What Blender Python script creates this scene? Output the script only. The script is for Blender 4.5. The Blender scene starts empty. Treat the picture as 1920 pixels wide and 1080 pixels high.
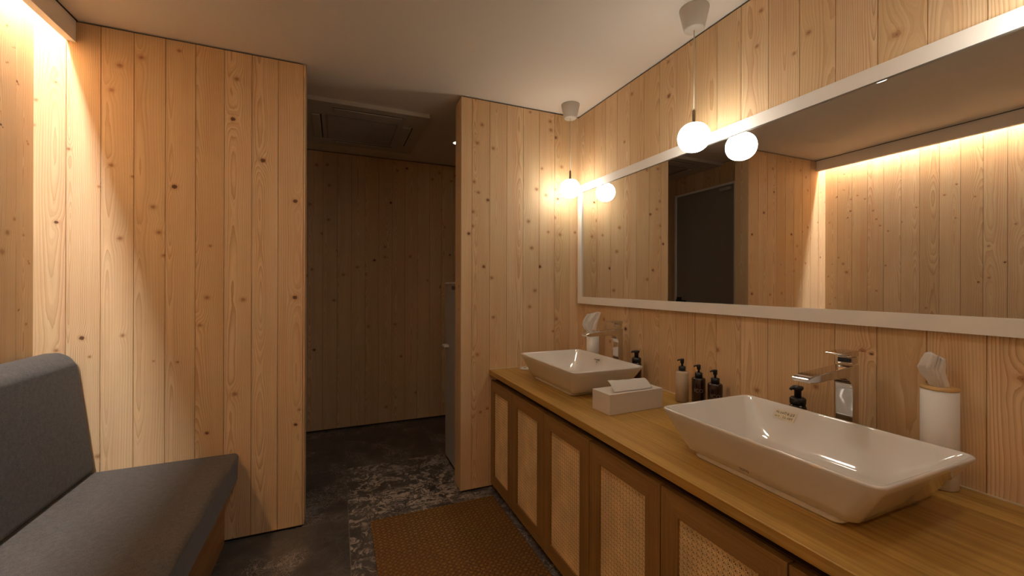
import bpy, bmesh, math, random
from mathutils import Vector, Matrix

# ---------------------------------------------------------------- camera, world, exposure
scene = bpy.context.scene
COL = scene.collection
R_ = math.radians
YAW, PITCH, ROLL = R_(23.0), R_(0.0), R_(0.1745)
FOCAL_PX, CY = 773.4862, 534.11
CAM_H = 1.25
cam_d = bpy.data.cameras.new('camera')
cam = bpy.data.objects.new('camera', cam_d)
COL.objects.link(cam)
fwd = Vector((math.sin(YAW), math.cos(YAW), 0))
rgt = Vector((math.cos(YAW), -math.sin(YAW), 0))
up = rgt.cross(fwd)
r2 = rgt * math.cos(ROLL) + up * math.sin(ROLL)
u2 = up * math.cos(ROLL) - rgt * math.sin(ROLL)
cam.matrix_world = Matrix(((r2.x, u2.x, -fwd.x, 0), (r2.y, u2.y, -fwd.y, 0), (r2.z, u2.z, -fwd.z, CAM_H), (0, 0, 0, 1)))
cam_d.sensor_width = 36
cam_d.lens = FOCAL_PX / 1920 * 36
cam_d.shift_y = -(540 - CY) / 1920
cam_d.clip_start = 0.02
cam_d.clip_end = 50
scene.camera = cam

world = bpy.data.worlds.new('world')
scene.world = world
world.use_nodes = True
world.node_tree.nodes['Background'].inputs[0].default_value = (1.0, 0.8, 0.6, 1)
world.node_tree.nodes['Background'].inputs[1].default_value = 0.0
scene.view_settings.view_transform = 'Standard'
scene.view_settings.look = 'None'
scene.view_settings.gamma = 1
scene.view_settings.exposure = 0.22
try:
    scene.view_settings.use_curve_mapping = False
    scene.cycles.max_bounces = 12
    scene.cycles.diffuse_bounces = 6
    scene.cycles.glossy_bounces = 5
    scene.cycles.sample_clamp_indirect = 20.0
    scene.cycles.caustics_reflective = False
except Exception:
    pass

# light levels
GLOBE = 18.0            # emission of the opal globes
GLOBE_COL = (1.0, 0.93, 0.80)
STRIP = 135.0            # emission of the strip in the ceiling slot
STRIP_COL = (1.0, 0.97, 0.95)
SPOT = 230.0           # lens of the main room's downlight and of the added rear one
CORRIDOR_SPOT = 7.0

# room dimensions (metres)
XR, XL = 1.5, -1.17
YB = -1.5
YPL, YPR, YF = 2.371, 2.392, 3.85
XPL, XPR = -0.152, 0.684
ZC = 2.385
XCOR = -0.305
ZW0, ZW1 = 0.014, 2.377          # wood cladding stops short of floor and ceiling

# knot positions on the wood cladding: (along the wall, height, radius)
KNOTS = {
  'left': [(2.219,2.242,0.0102),(2.25,2.175,0.0063),(2.217,2.1,0.0082),(2.274,2.05,0.0085),(2.19,1.849,0.0081),(2.333,1.832,0.0066),(2.262,1.503,0.0084),(2.225,1.446,0.0123),(2.198,1.37,0.014),(2.313,1.445,0.0065),(2.342,1.341,0.0066),(2.284,1.142,0.0064),(2.33,1.083,0.0065),(2.222,2.242,0.0081),(2.26,2.175,0.0081),(2.225,2.1,0.0081),(2.281,2.044,0.0081),(2.166,2.008,0.0081),(2.117,2.031,0.0081),(2.062,1.992,0.0081),(2.17,1.905,0.0081),(2.199,1.843,0.0055),(2.338,1.824,0.0081),(2.004,1.882,0.0081),(1.981,1.807,0.0081),(1.954,1.75,0.0078),(1.9,1.699,0.0077),(2.346,1.333,0.0081),(1.979,1.21,0.0081),(1.917,1.418,0.0081),(1.662,1.083,0.0081),(1.722,1.861,0.0072),(1.815,1.761,0.0081),(1.561,1.925,0.0081),(1.497,1.991,0.0081),(1.502,1.746,0.0068),(1.402,1.883,0.0077),(1.336,1.528,0.0081),(1.335,1.309,0.0081),(1.385,1.279,0.0081),(1.26,1.413,0.0081),(1.212,1.664,0.0081),(1.535,2.264,0.0069),(2.288,1.143,0.0081)],
  'pl': [(-1.101,2.105,0.0068),(-1.163,2.019,0.0089),(-1.169,1.913,0.0067),(-1.098,1.51,0.0091),(-0.891,2.22,0.014),(-0.919,2.105,0.0118),(-1.06,1.827,0.0091),(-0.92,1.773,0.0118),(-0.96,1.675,0.007),(-0.889,1.451,0.0119),(-0.847,1.731,0.0072),(-0.816,2.272,0.012),(-0.772,1.6,0.0122),(-0.751,1.485,0.0122),(-0.733,1.38,0.0098),(-1.016,1.014,0.0115),(-1.098,0.965,0.0091),(-0.99,0.931,0.007),(-0.879,1.019,0.0095),(-0.769,0.897,0.0049),(-0.962,0.493,0.0117),(-0.451,2.247,0.013),(-0.466,2.05,0.0129),(-0.34,1.864,0.014),(-0.196,1.674,0.0136),(-0.694,1.7,0.014),(-0.556,1.431,0.0076),(-0.568,1.185,0.0127),(-0.422,1.173,0.013),(-0.197,1.182,0.0136),(-0.595,1.054,0.0101),(-0.68,0.886,0.0074),(-0.456,0.715,0.013),(-0.567,0.541,0.0101),(-0.176,0.607,0.0082),(-0.193,0.533,0.0109),(-0.678,2.334,0.0099)],
  'pr': [(0.814,2.227,0.013),(0.784,2.112,0.013),(0.887,2.093,0.0132),(0.764,1.874,0.0129),(0.791,1.811,0.013),(0.853,1.771,0.014),(0.758,1.692,0.0129),(0.755,1.605,0.0129),(0.731,1.558,0.0129),(0.827,1.361,0.0131),(0.879,1.293,0.0132),(1.186,1.868,0.0138),(1.129,1.657,0.0137),(1.152,1.487,0.014),(1.21,1.368,0.0138),(1.176,1.213,0.0138),(1.272,1.596,0.0105),(1.285,2.321,0.014),(1.289,2.266,0.014),(1.325,2.222,0.014),(1.37,2.033,0.014),(1.138,2.359,0.0103),(1.224,2.006,0.0104),(1.323,1.88,0.014),(1.255,1.836,0.0139),(1.343,1.819,0.0106),(1.319,1.694,0.014),(1.36,1.583,0.014),(1.475,1.604,0.0108),(1.023,2.38,0.0101),(1.139,1.11,0.0137),(0.891,1.049,0.0132),(1.334,1.026,0.014),(1.31,0.946,0.0105),(0.788,0.825,0.013),(0.809,0.475,0.013),(0.854,0.489,0.0131)],
  'right': [(1.567,2.181,0.014),(1.572,2.351,0.0105),(1.843,2.309,0.0118),(1.088,2.308,0.0103),(1.105,2.18,0.0083),(0.963,2.079,0.0076),(1.906,2.063,0.0091),(0.914,2.126,0.0111),(0.67,1.984,0.014),(1.282,0.974,0.014),(2.093,1.041,0.013),(1.892,1.003,0.014),(2.034,0.915,0.0127),(1.101,0.844,0.0124),(0.752,1.047,0.0132),(0.729,1.044,0.0065),(0.887,0.907,0.0109),(0.427,1.03,0.0114)],
  'far': [(-0.159,2.258,0.014),(-0.077,2.268,0.014),(-0.064,2.096,0.0136),(-0.211,1.921,0.014),(-0.067,1.801,0.0136),(-0.116,1.68,0.0136),(-0.193,1.375,0.014),(-0.233,1.321,0.014),(0.001,1.539,0.0092),(0.164,1.4,0.014),(0.052,1.334,0.0138),(0.306,1.465,0.014),(0.397,1.587,0.014),(0.397,1.496,0.014),(0.618,1.507,0.014),(0.23,1.34,0.014),(-0.023,1.113,0.0137),(0.258,0.879,0.014),(0.487,0.89,0.014),(0.54,0.597,0.014),(0.675,0.253,0.014),(0.41,0.15,0.014),(0.502,2.282,0.014),(0.587,2.311,0.014),(0.888,2.305,0.014),(0.822,2.238,0.014),(1.001,2.236,0.014),(0.446,1.987,0.014),(0.901,1.228,0.014),(0.78,1.288,0.01),(-0.175,0.697,0.0135)],
}


# ---------------------------------------------------------------- helpers
def link(o, parent=None):
    COL.objects.link(o)
    if parent: o.parent = parent
    return o

def tag(o, label=None, cat=None, group=None, kind=None):
    if label: o['label'] = label
    if cat: o['category'] = cat
    if group: o['group'] = group
    if kind: o['kind'] = kind
    return o

def empty(name, loc, label, cat, group=None, rz=0):
    o = bpy.data.objects.new(name, None)
    o.location = loc
    o.rotation_euler = (0, 0, rz)
    o.empty_display_size = 0.05
    link(o)
    return tag(o, label, cat, group)

def copy_tree(o, parent=None):
    c = o.copy()
    COL.objects.link(c)
    c.parent = parent
    for ch in list(o.children):
        copy_tree(ch, c)
    return c

class MB:
    """mesh builder with metre uvs and per-face attributes"""
    def __init__(s):
        s.v = []; s.f = []; s.uv = []; s.m = []; s.pid = []; s.kn = []; s.sm = []; s.win = []
    def face(s, pts, uvs=None, mat=0, pid=(.5, .5, .5), kn=(0, 0, 0), smooth=False, win=(0, 9, 0)):
        i = len(s.v); s.win.append(tuple(win))
        s.v += [tuple(p) for p in pts]
        s.f.append(tuple(range(i, i + len(pts))))
        if uvs is None: uvs = [(0, 0)] * len(pts)
        s.uv += [tuple(q) for q in uvs]
        s.m.append(mat); s.pid.append(tuple(pid)); s.kn.append(tuple(kn)); s.sm.append(smooth)
    def box(s, x0, x1, y0, y1, z0, z1, grain='z', mat=0, pid=(.5, .5, .5)):
        P = lambda x, y, z: (x, y, z)
        def uv(p, ax):
            d = dict(x=p[0], y=p[1], z=p[2])
            o = [a for a in 'xyz' if a != ax]
            g = grain if grain in o else o[1]
            c = [a for a in o if a != g][0]
            return (d[c], d[g])
        F = [([(x0, y0, z0), (x0, y0, z1), (x0, y1, z1), (x0, y1, z0)], 'x'), ([(x1, y0, z0), (x1, y1, z0), (x1, y1, z1), (x1, y0, z1)], 'x'),
             ([(x0, y0, z0), (x1, y0, z0), (x1, y0, z1), (x0, y0, z1)], 'y'), ([(x0, y1, z0), (x0, y1, z1), (x1, y1, z1), (x1, y1, z0)], 'y'),
             ([(x0, y0, z0), (x0, y1, z0), (x1, y1, z0), (x1, y0, z0)], 'z'), ([(x0, y0, z1), (x1, y0, z1), (x1, y1, z1), (x0, y1, z1)], 'z')]
        for pts, ax in F:
            s.face(pts, [uv(p, ax) for p in pts], mat, pid)
    def build(s, name, mats, parent=None, merge=True, bevel=0, seg=3, smooth=False, loc=None, subsurf=0):
        me = bpy.data.meshes.new(name)
        me.from_pydata(s.v, [], s.f)
        if not isinstance(mats, (list, tuple)): mats = [mats]
        for m in mats: me.materials.append(m)
        ul = me.uv_layers.new(name='UVMap')
        ul.data.foreach_set('uv', [c for q in s.uv for c in q])
        me.attributes.new('pid', 'FLOAT_VECTOR', 'FACE')
        me.attributes.new('knot', 'FLOAT_VECTOR', 'FACE')
        me.attributes.new('win', 'FLOAT_VECTOR', 'FACE')
        me.attributes['win'].data.foreach_set('vector', [c for p in s.win for c in p])
        me.attributes['pid'].data.foreach_set('vector', [c for p in s.pid for c in p])
        me.attributes['knot'].data.foreach_set('vector', [c for p in s.kn for c in p])
        for i in range(len(s.f)):
            me.polygons[i].material_index = s.m[i]
            me.polygons[i].use_smooth = s.sm[i] or smooth
        if merge:
            bm = bmesh.new(); bm.from_mesh(me)
            bmesh.ops.remove_doubles(bm, verts=bm.verts, dist=1e-6)
            bmesh.ops.recalc_face_normals(bm, faces=bm.faces)
            bm.to_mesh(me); bm.free()
        me.update()
        o = bpy.data.objects.new(name, me)
        link(o, parent)
        if loc: o.location = loc
        if bevel:
            md = o.modifiers.new('bevel', 'BEVEL'); md.width = bevel; md.segments = seg; md.limit_method = 'ANGLE'; md.angle_limit = R_(30)
            md.harden_normals = False
            for p in me.polygons: p.use_smooth = True
            w = o.modifiers.new('wn', 'WEIGHTED_NORMAL'); w.keep_sharp = False
        if subsurf:
            md = o.modifiers.new('sub', 'SUBSURF'); md.levels = subsurf; md.render_levels = subsurf
        return o

def loft(rings, caps=(True, True), smooth=True, close=True):
    mb = MB()
    n = len(rings[0])
    for a, b in zip(rings, rings[1:]):
        for i in range(n if close else n - 1):
            j = (i + 1) % n
            mb.face([a[i], a[j], b[j], b[i]], smooth=smooth)
    if caps[0]: mb.face(list(reversed(rings[0])), smooth=False)
    if caps[1]: mb.face(rings[-1], smooth=False)
    return mb

def lathe(profile, n=32, center=(0, 0), caps=(True, True)):
    rings = []
    for r, z in profile:
        rings.append([(center[0] + r * math.cos(2 * math.pi * i / n), center[1] + r * math.sin(2 * math.pi * i / n), z) for i in range(n)])
    return loft(rings, caps)

def rrect(hx, hy, r, z, n=6, cx=0, cy=0):
    pts = []
    r = min(r, hx, hy)
    for sx, sy, a0 in ((1, 1, 0), (-1, 1, 90), (-1, -1, 180), (1, -1, 270)):
        for k in range(n + 1):
            a = R_(a0 + 90 * k / n)
            pts.append((cx + sx * (hx - r) + r * math.cos(a), cy + sy * (hy - r) + r * math.sin(a), z))
    return pts

def tube(pts, r, n=10, caps=True):
    rings = []
    pts = [Vector(p) for p in pts]
    ref = Vector((0.3, 0.2, 1)).normalized()
    for i, p in enumerate(pts):
        t = (pts[min(i + 1, len(pts) - 1)] - pts[max(i - 1, 0)]).normalized()
        a = t.cross(ref)
        if a.length < 1e-4: a = t.cross(Vector((1, 0, 0)))
        a.normalize(); b = t.cross(a)
        rr = r[i] if isinstance(r, (list, tuple)) else r
        rings.append([tuple(p + a * rr * math.cos(2 * math.pi * k / n) + b * rr * math.sin(2 * math.pi * k / n)) for k in range(n)])
    return loft(rings, (caps, caps))

def prism(profile, axis, c0, c1, uvgrain=True):
    """extrude a closed profile; axis 'y': profile (x,z), axis 'x': profile (y,z)"""
    mb = MB()
    def P(q, c): return (q[0], c, q[1]) if axis == 'y' else (c, q[0], q[1])
    n = len(profile)
    acc = 0
    for i in range(n):
        a, b = profile[i], profile[(i + 1) % n]
        L = math.hypot(b[0] - a[0], b[1] - a[1])
        mb.face([P(a, c0), P(b, c0), P(b, c1), P(a, c1)], [(acc, c0), (acc + L, c0), (acc + L, c1), (acc, c1)])
        acc += L
    mb.face([P(q, c0) for q in profile], [q for q in profile])
    mb.face([P(q, c1) for q in reversed(profile)], [q for q in reversed(profile)])
    return mb

# ---------------------------------------------------------------- materials
class NT:
    def __init__(s, name):
        s.mat = bpy.data.materials.new(name)
        s.mat.use_nodes = True
        s.t = s.mat.node_tree
        s.bsdf = s.t.nodes['Principled BSDF']
    def n(s, typ, **kw):
        nd = s.t.nodes.new(typ)
        for k, v in kw.items(): setattr(nd, k, v)
        return nd
    def put(s, sock, v):
        if hasattr(v, 'is_output') or isinstance(v, bpy.types.NodeSocket): s.t.links.new(v, sock)
        elif v is not None:
            if hasattr(sock.default_value, '__len__') and len(sock.default_value) == 4 and len(v) == 3: v = (*v, 1)
            sock.default_value = v
    def m(s, op, a, b=None, c=None, clamp=False):
        nd = s.n('ShaderNodeMath', operation=op, use_clamp=clamp)
        s.put(nd.inputs[0], a)
        if b is not None: s.put(nd.inputs[1], b)
        if c is not None: s.put(nd.inputs[2], c)
        return nd.outputs[0]
    def mix(s, f, a, b, blend='MIX'):
        nd = s.n('ShaderNodeMix', data_type='RGBA', blend_type=blend)
        s.put(nd.inputs[0], f); s.put(nd.inputs[6], a); s.put(nd.inputs[7], b)
        return nd.outputs[2]
    def sep(s, v):
        nd = s.n('ShaderNodeSeparateXYZ'); s.put(nd.inputs[0], v); return nd.outputs
    def comb(s, x, y, z=0.0):
        nd = s.n('ShaderNodeCombineXYZ')
        for i, q in enumerate((x, y, z)): s.put(nd.inputs[i], q)
        return nd.outputs[0]
    def noise(s, vec, scale=1.0, detail=2.0, rough=0.5, dist=0.0):
        nd = s.n('ShaderNodeTexNoise')
        s.put(nd.inputs['Vector'], vec)
        nd.inputs['Scale'].default_value = scale; nd.inputs['Detail'].default_value = detail
        nd.inputs['Roughness'].default_value = rough; nd.inputs['Distortion'].default_value = dist
        return nd.outputs[0]
    def mr(s, v, a, b, c=0.0, d=1.0, smooth=False):
        nd = s.n('ShaderNodeMapRange')
        if smooth: nd.interpolation_type = 'SMOOTHSTEP'
        s.put(nd.inputs[0], v)
        for i, q in enumerate((a, b, c, d)): s.put(nd.inputs[i + 1], q)
        return nd.outputs[0]
    def attr(s, name):
        nd = s.n('ShaderNodeAttribute', attribute_name=name); return nd.outputs['Vector']
    def uv(s):
        nd = s.n('ShaderNodeUVMap', uv_map='UVMap'); return s.sep(nd.outputs[0])
    def obj(s):
        return s.n('ShaderNodeTexCoord').outputs['Object']
    def bump(s, h, strength=0.3, dist=0.001):
        nd = s.n('ShaderNodeBump'); nd.inputs['Strength'].default_value = strength; nd.inputs['Distance'].default_value = dist
        s.put(nd.inputs['Height'], h); s.t.links.new(nd.outputs[0], s.bsdf.inputs['Normal'])
    def set(s, **kw):
        for k, v in kw.items(): s.put(s.bsdf.inputs[k.replace('_', ' ')], v)
        return s.mat

def simple(name, col, rough=0.5, metal=0.0, coat=0.0, spec=0.5, bump=None, vary=0.0):
    q = NT(name)
    c = col
    if vary:
        f = q.noise(q.obj(), 9.0, 4)
        c = q.mix(q.mr(f, .3, .7), tuple(x * (1 - vary) for x in col), tuple(min(1, x * (1 + vary)) for x in col))
    q.set(Base_Color=c, Roughness=rough, Metallic=metal, Coat_Weight=coat, Specular_IOR_Level=spec)
    if bump: q.bump(q.noise(q.obj(), bump[0], 4), bump[1], bump[2])
    return q.mat

def cedar_material():
    q = NT('cedar_cladding')
    u, v, _ = q.uv()
    P = q.sep(q.attr('pid'))
    K = q.sep(q.attr('knot'))
    kr = q.m('MULTIPLY', q.m('MAXIMUM', K[2], 0.0005), 0.80)
    has = q.m('GREATER_THAN', K[2], 0.001)
    seed = q.m('MULTIPLY', P[0], 37.0)
    du = q.m('SUBTRACT', u, K[0])
    dv = q.m('SUBTRACT', v, K[1])
    # bulge of the grain round the knot
    gx = q.m('DIVIDE', du, q.m('MULTIPLY', kr, 2.6))
    gy = q.m('DIVIDE', dv, q.m('MULTIPLY', kr, 4.5))
    g2 = q.m('ADD', q.m('MULTIPLY', gx, gx), q.m('MULTIPLY', gy, gy))
    W = q.sep(q.attr('win'))
    wnd = q.m('MULTIPLY', q.mr(q.m('SUBTRACT', v, W[0]), 0.0, 0.022, 0, 1, True), q.mr(q.m('SUBTRACT', W[1], v), 0.0, 0.022, 0, 1, True))
    swirl = q.m('MULTIPLY', q.m('EXPONENT', q.m('MULTIPLY', g2, -1.0)), q.m('MULTIPLY', has, wnd))
    # growth rings cut by the plank face
    lowv = q.noise(q.comb(seed, q.m('MULTIPLY', v, 1.6), P[1]), 1.0, 1)
    cx = q.m('ADD', q.m('MULTIPLY', P[1], 0.10), q.m('MULTIPLY', q.m('SUBTRACT', q.noise(q.comb(seed, q.m('MULTIPLY', v, 0.9), 7.0), 1.0, 1), 0.5), 0.03))
    depth = q.m('ADD', q.m('MULTIPLY', q.m('SUBTRACT', P[2], 0.45), 0.10), q.m('MULTIPLY', q.m('SUBTRACT', lowv, 0.5), 0.10))
    ux = q.m('SUBTRACT', u, cx)
    rho = q.m('SQRT', q.m('ADD', q.m('MULTIPLY', ux, ux), q.m('MULTIPLY', depth, depth)))
    wob = q.m('MULTIPLY', q.m('SUBTRACT', q.noise(q.comb(q.m('MULTIPLY', u, 40.0), q.m('MULTIPLY', v, 5.0), seed), 1.0, 3), 0.5), 0.008)
    fld = q.m('ADD', q.m('ADD', rho, wob), q.m('MULTIPLY', swirl, q.m('MULTIPLY', kr, 1.2)))
    freq = q.m('ADD', 105.0, q.m('MULTIPLY', P[0], 75.0))
    ph = q.m('FRACT', q.m('MULTIPLY', fld, freq))
    late = q.m('POWER', ph, 2.2)
    late = q.m('MULTIPLY', late, q.mr(ph, .97, 1.0, 1.0, 0.0, True))
    fibre = q.noise(q.comb(q.m('MULTIPLY', u, 900.0), q.m('MULTIPLY', v, 9.0), seed), 1.0, 2)
    broad = q.noise(q.comb(q.m('MULTIPLY', u, 22.0), q.m('MULTIPLY', v, 0.8), seed), 1.0, 2)
    tone = q.noise(q.comb(q.m('MULTIPLY', P[2], 91.0), q.m('MULTIPLY', P[0], 53.0), 0.0), 1.0, 0)
    pale, honey, rosy = (0.81, 0.625, 0.395), (0.69, 0.50, 0.27), (0.75, 0.49, 0.30)
    base = q.mix(q.mr(P[2], 0, 1, 0.0, 0.85), pale, honey)
    base = q.mix(q.m('MULTIPLY', q.mr(broad, .50, .68, 0, 1, True), q.mr(P[1], .3, 1.0, 0.05, .75)), base, rosy)
    lateamt = q.m('MULTIPLY', late, q.m('MULTIPLY', q.mr(P[0], 0, 1, 0.52, 0.88), q.mr(broad, .3, .6, 0.45, 1.0)))
    base = q.mix(lateamt, base, (0.42, 0.21, 0.095))
    base = q.mix(q.mr(fibre, .35, .75, 0.0, 0.16), base, (0.42, 0.23, 0.11))
    thin = q.noise(q.comb(q.m('MULTIPLY', fld, 620.0), q.m('MULTIPLY', v, .35), seed), 1.0, 2)
    base = q.mix(q.mr(thin, .46, .74, 0.0, 0.34), base, (0.46, 0.25, 0.12))
    cloud = q.noise(q.comb(q.m('MULTIPLY', u, 14.0), q.m('MULTIPLY', v, 3.0), seed), 1.0, 3)
    base = q.mix(q.mr(cloud, .42, .68, 0, .28), base, (0.60, 0.36, 0.19))
    # the knot itself
    edge = q.m('MULTIPLY', q.m('SUBTRACT', q.noise(q.comb(q.m('MULTIPLY', u, 120.0), q.m('MULTIPLY', v, 120.0), 3.0), 1.0, 2), 0.5), 0.9)
    d = q.m('ADD', q.m('SQRT', q.m('ADD', q.m('POWER', q.m('DIVIDE', q.m('ABSOLUTE', du), kr), 2.0), q.m('POWER', q.m('DIVIDE', q.m('ABSOLUTE', dv), q.m('MULTIPLY', kr, .9)), 2.0))), edge)
    inside = q.m('MULTIPLY', q.mr(d, 0.78, 1.1, 1, 0, True), has)
    krings = q.m('FRACT', q.m('MULTIPLY', d, 2.6))
    kh = q.m('FRACT', q.m('MULTIPLY', K[1], 731.7))
    kcol = q.mix(krings, (0.36, 0.19, 0.095), (0.52, 0.31, 0.165))
    kcol = q.mix(q.mr(d, .15, .45, .7, 0), kcol, (0.22, 0.105, 0.05))
    kcol = q.mix(q.mr(kh, .80, .86, 0, .8), kcol, (0.10, 0.035, 0.018))
    halo = q.m('MULTIPLY', q.mr(d, 0.9, 2.4, 0.40, 0, True), q.m('MULTIPLY', has, wnd))
    base = q.mix(halo, base, (0.46, 0.235, 0.105))
    base = q.mix(inside, base, kcol)
    q.set(Base_Color=base, Roughness=q.mr(late, 0, 1, 0.55, 0.42), Specular_IOR_Level=0.3)
    q.bump(q.m('ADD', q.m('MULTIPLY', fibre, .4), late), 0.12, 0.0006)
    return q.mat

def oak_material(name, light, dark, rough=0.38):
    q = NT(name)
    u, v, _ = q.uv()
    pore = q.noise(q.comb(q.m('MULTIPLY', u, 420.0), q.m('MULTIPLY', v, 9.0), 0.0), 1.0, 3, .6)
    line = q.noise(q.comb(q.m('MULTIPLY', u, 75.0), q.m('MULTIPLY', v, 1.6), 4.0), 1.0, 3, .55)
    blk = q.noise(q.comb(q.m('MULTIPLY', u, 9.0), q.m('MULTIPLY', v, .35), 9.0), 1.0, 1)
    c = q.mix(q.mr(line, .35, .68), light, dark)
    c = q.mix(q.mr(pore, .52, .72, 0, .55), c, tuple(x * .55 for x in dark))
    c = q.mix(q.mr(blk, .4, .62, 0, .35), c, tuple(x * .8 for x in dark))
    q.set(Base_Color=c, Roughness=rough, Specular_IOR_Level=0.4)
    q.bump(pore, 0.08, 0.0004)
    return q.mat

def tile_material():
    q = NT('dark_marble_tile')
    u, v, _ = q.uv()
    P = q.sep(q.attr('pid'))         # x: amount of pale veining, y: seed
    seed = q.m('MULTIPLY', P[1], 50.0)
    vec = q.comb(u, v, seed)
    w1 = q.n('ShaderNodeTexNoise'); q.put(w1.inputs['Vector'], vec)
    w1.inputs['Scale'].default_value = 7.0; w1.inputs['Detail'].default_value = 3
    warp = q.n('ShaderNodeVectorMath', operation='SCALE'); q.put(warp.inputs[0], w1.outputs['Color']); warp.inputs['Scale'].default_value = 0.22
    add = q.n('ShaderNodeVectorMath', operation='ADD'); q.put(add.inputs[0], vec); q.put(add.inputs[1], warp.outputs[0])
    a = q.noise(add.outputs[0], 26.0, 5, .62, 1.4)
    vein = q.mr(q.m('ABSOLUTE', q.m('SUBTRACT', a, 0.5)), 0.0, 0.035, 1, 0, True)
    blotch = q.noise(add.outputs[0], 9.0, 4, .6, 1.0)
    patch = q.mr(blotch, .50, .60, 0, 1, True)
    sparse = q.mr(q.noise(vec, 3.5, 2), .48, .62, 0, 1, True)
    streak = q.m('MULTIPLY', q.mr(a, .47, .60, 0, 1, True), q.mr(blotch, .42, .52, 0, 1, True))
    fine = q.m('MULTIPLY', vein, q.m('MULTIPLY', sparse, 0.8))
    amt = q.m('ADD', fine, q.m('MULTIPLY', q.m('ADD', streak, q.m('MULTIPLY', vein, patch)), P[0]), clamp=True)
    base = q.mix(q.mr(q.noise(vec, 5.0, 4), .3, .7), (0.045, 0.041, 0.040), (0.105, 0.095, 0.088))
    c = q.mix(amt, base, (0.52, 0.47, 0.41))
    q.set(Base_Color=c, Roughness=q.mr(a, .3, .7, .28, .42), Specular_IOR_Level=0.45)
    q.bump(a, 0.06, 0.001)
    return q.mat

def fabric_material():
    q = NT('heather_grey_fabric')
    o = q.obj()
    a = q.noise(o, 900.0, 2); b = q.noise(o, 260.0, 2); c_ = q.noise(o, 2.0, 2)
    f = q.m('ADD', q.m('MULTIPLY', a, .6), q.m('MULTIPLY', b, .4))
    q_c = q.noise(o, 60.0, 3)
    f = q.m('ADD', q.m('MULTIPLY', f, .8), q.m('MULTIPLY', q_c, .2))
    col = q.mix(q.mr(f, .38, .62), (0.026, 0.022, 0.020), (0.105, 0.092, 0.083))
    q.set(Base_Color=col, Roughness=0.95, Specular_IOR_Level=0.15, Sheen_Weight=0.25, Sheen_Roughness=0.5)
    q.bump(f, 0.5, 0.0012)
    return q.mat

def mat_material():
    q = NT('woven_ochre_mat')
    u, v, _ = q.uv()
    s = 1 / 0.0175
    x = q.m('MULTIPLY', q.m('ADD', u, v), s * .7071); y = q.m('MULTIPLY', q.m('SUBTRACT', u, v), s * .7071)
    jit = q.m('MULTIPLY', q.noise(q.comb(u, v), 38, 3), 1.3)
    x = q.m('ADD', x, jit); y = q.m('ADD', y, jit)
    ck = q.m('ABSOLUTE', q.m('MODULO', q.m('ADD', q.m('FLOOR', x), q.m('FLOOR', y)), 2.0))
    sx = q.m('ABSOLUTE', q.m('SINE', q.m('MULTIPLY', x, math.pi))); sy = q.m('ABSOLUTE', q.m('SINE', q.m('MULTIPLY', y, math.pi)))
    hgt = q.m('MULTIPLY', q.m('POWER', sx, .5), q.m('POWER', sy, .5))
    thread = q.noise(q.comb(q.m('MULTIPLY', u, 300.0), q.m('MULTIPLY', v, 300.0)), 1.0, 2)
    c = q.mix(ck, (0.28, 0.155, 0.038), (0.19, 0.095, 0.024))
    c = q.mix(q.mr(hgt, .25, .85, .9, 0), c, (0.06, 0.025, 0.008))
    c = q.mix(q.mr(thread, .4, .7, 0, .4), c, (0.36, 0.20, 0.07))
    big = q.noise(q.comb(u, v), 3.0, 2)
    c = q.mix(q.mr(big, .4, .6, 0, .35), c, (0.17, 0.075, 0.028))
    q.set(Base_Color=c, Roughness=0.8, Specular_IOR_Level=0.2)
    q.bump(q.m('ADD', hgt, q.m('MULTIPLY', thread, .3)), 0.8, 0.003)
    return q.mat

CEDAR = cedar_material()
OAK_TOP = oak_material('oak_worktop', (0.52, 0.315, 0.082), (0.34, 0.180, 0.036), 0.34)
OAK_DOOR = oak_material('oak_door', (0.38, 0.215, 0.070), (0.25, 0.130, 0.038), 0.42)
OAK_BENCH = oak_material('oak_bench', (0.42, 0.23, 0.09), (0.28, 0.14, 0.05), 0.4)
TILE = tile_material()
FABRIC = fabric_material()
MAT_WEAVE = mat_material()
GROUT = simple('grout', (0.22, 0.20, 0.17), 0.8)
PLASTER = simple('plaster_ceiling', (0.82, 0.77, 0.71), 0.9, bump=(60, .15, .001), spec=.2)
WHITE_PAINT = simple('white_painted_wood', (0.82, 0.79, 0.74), 0.45, spec=.4, bump=(80, .03, .0005))
DARK_GAP = simple('dark_recess', (0.020, 0.014, 0.010), 0.8)
CERAMIC = simple('white_ceramic', (0.70, 0.665, 0.62), 0.07, coat=0.6, spec=.6)
CHROME = simple('chrome', (0.70, 0.68, 0.66), 0.06, metal=1.0)
BLACK_PL = simple('black_plastic', (0.006, 0.006, 0.008), 0.28)
AMBER = simple('dark_amber_plastic', (0.022, 0.007, 0.006), 0.16, coat=.3)
PRINT = simple('grey_print', (0.17, 0.155, 0.15), 0.5)
INK = simple('dark_ink', (0.03, 0.02, 0.015), 0.5)
STICKER = simple('cream_sticker', (0.66, 0.58, 0.42), 0.55)
CANVAS = simple('canister_white', (0.72, 0.69, 0.65), 0.45)
BOXWHITE = simple('box_white', (0.66, 0.60, 0.54), 0.55)
BAMBOO = simple('bamboo_ring', (0.50, 0.30, 0.11), 0.5, vary=.2)
SHELF = simple('appliance_white', (0.42, 0.41, 0.41), 0.3)
PLASTIC_W = simple('off_white_plastic', (0.55, 0.52, 0.47), 0.45)
DOORGREY = simple('grey_door_panel', (0.30, 0.275, 0.245), 0.5)
CANE = simple('rattan_cane', (0.84, 0.62, 0.32), 0.5, vary=.15)
CAB_DARK = simple('cabinet_interior_panel', (0.09, 0.045, 0.02), 0.7)
BRASS = simple('lamp_socket_metal', (0.35, 0.28, 0.2), 0.35, metal=1.0)
CORD = simple('cord_beige', (0.62, 0.55, 0.46), 0.5)
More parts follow.
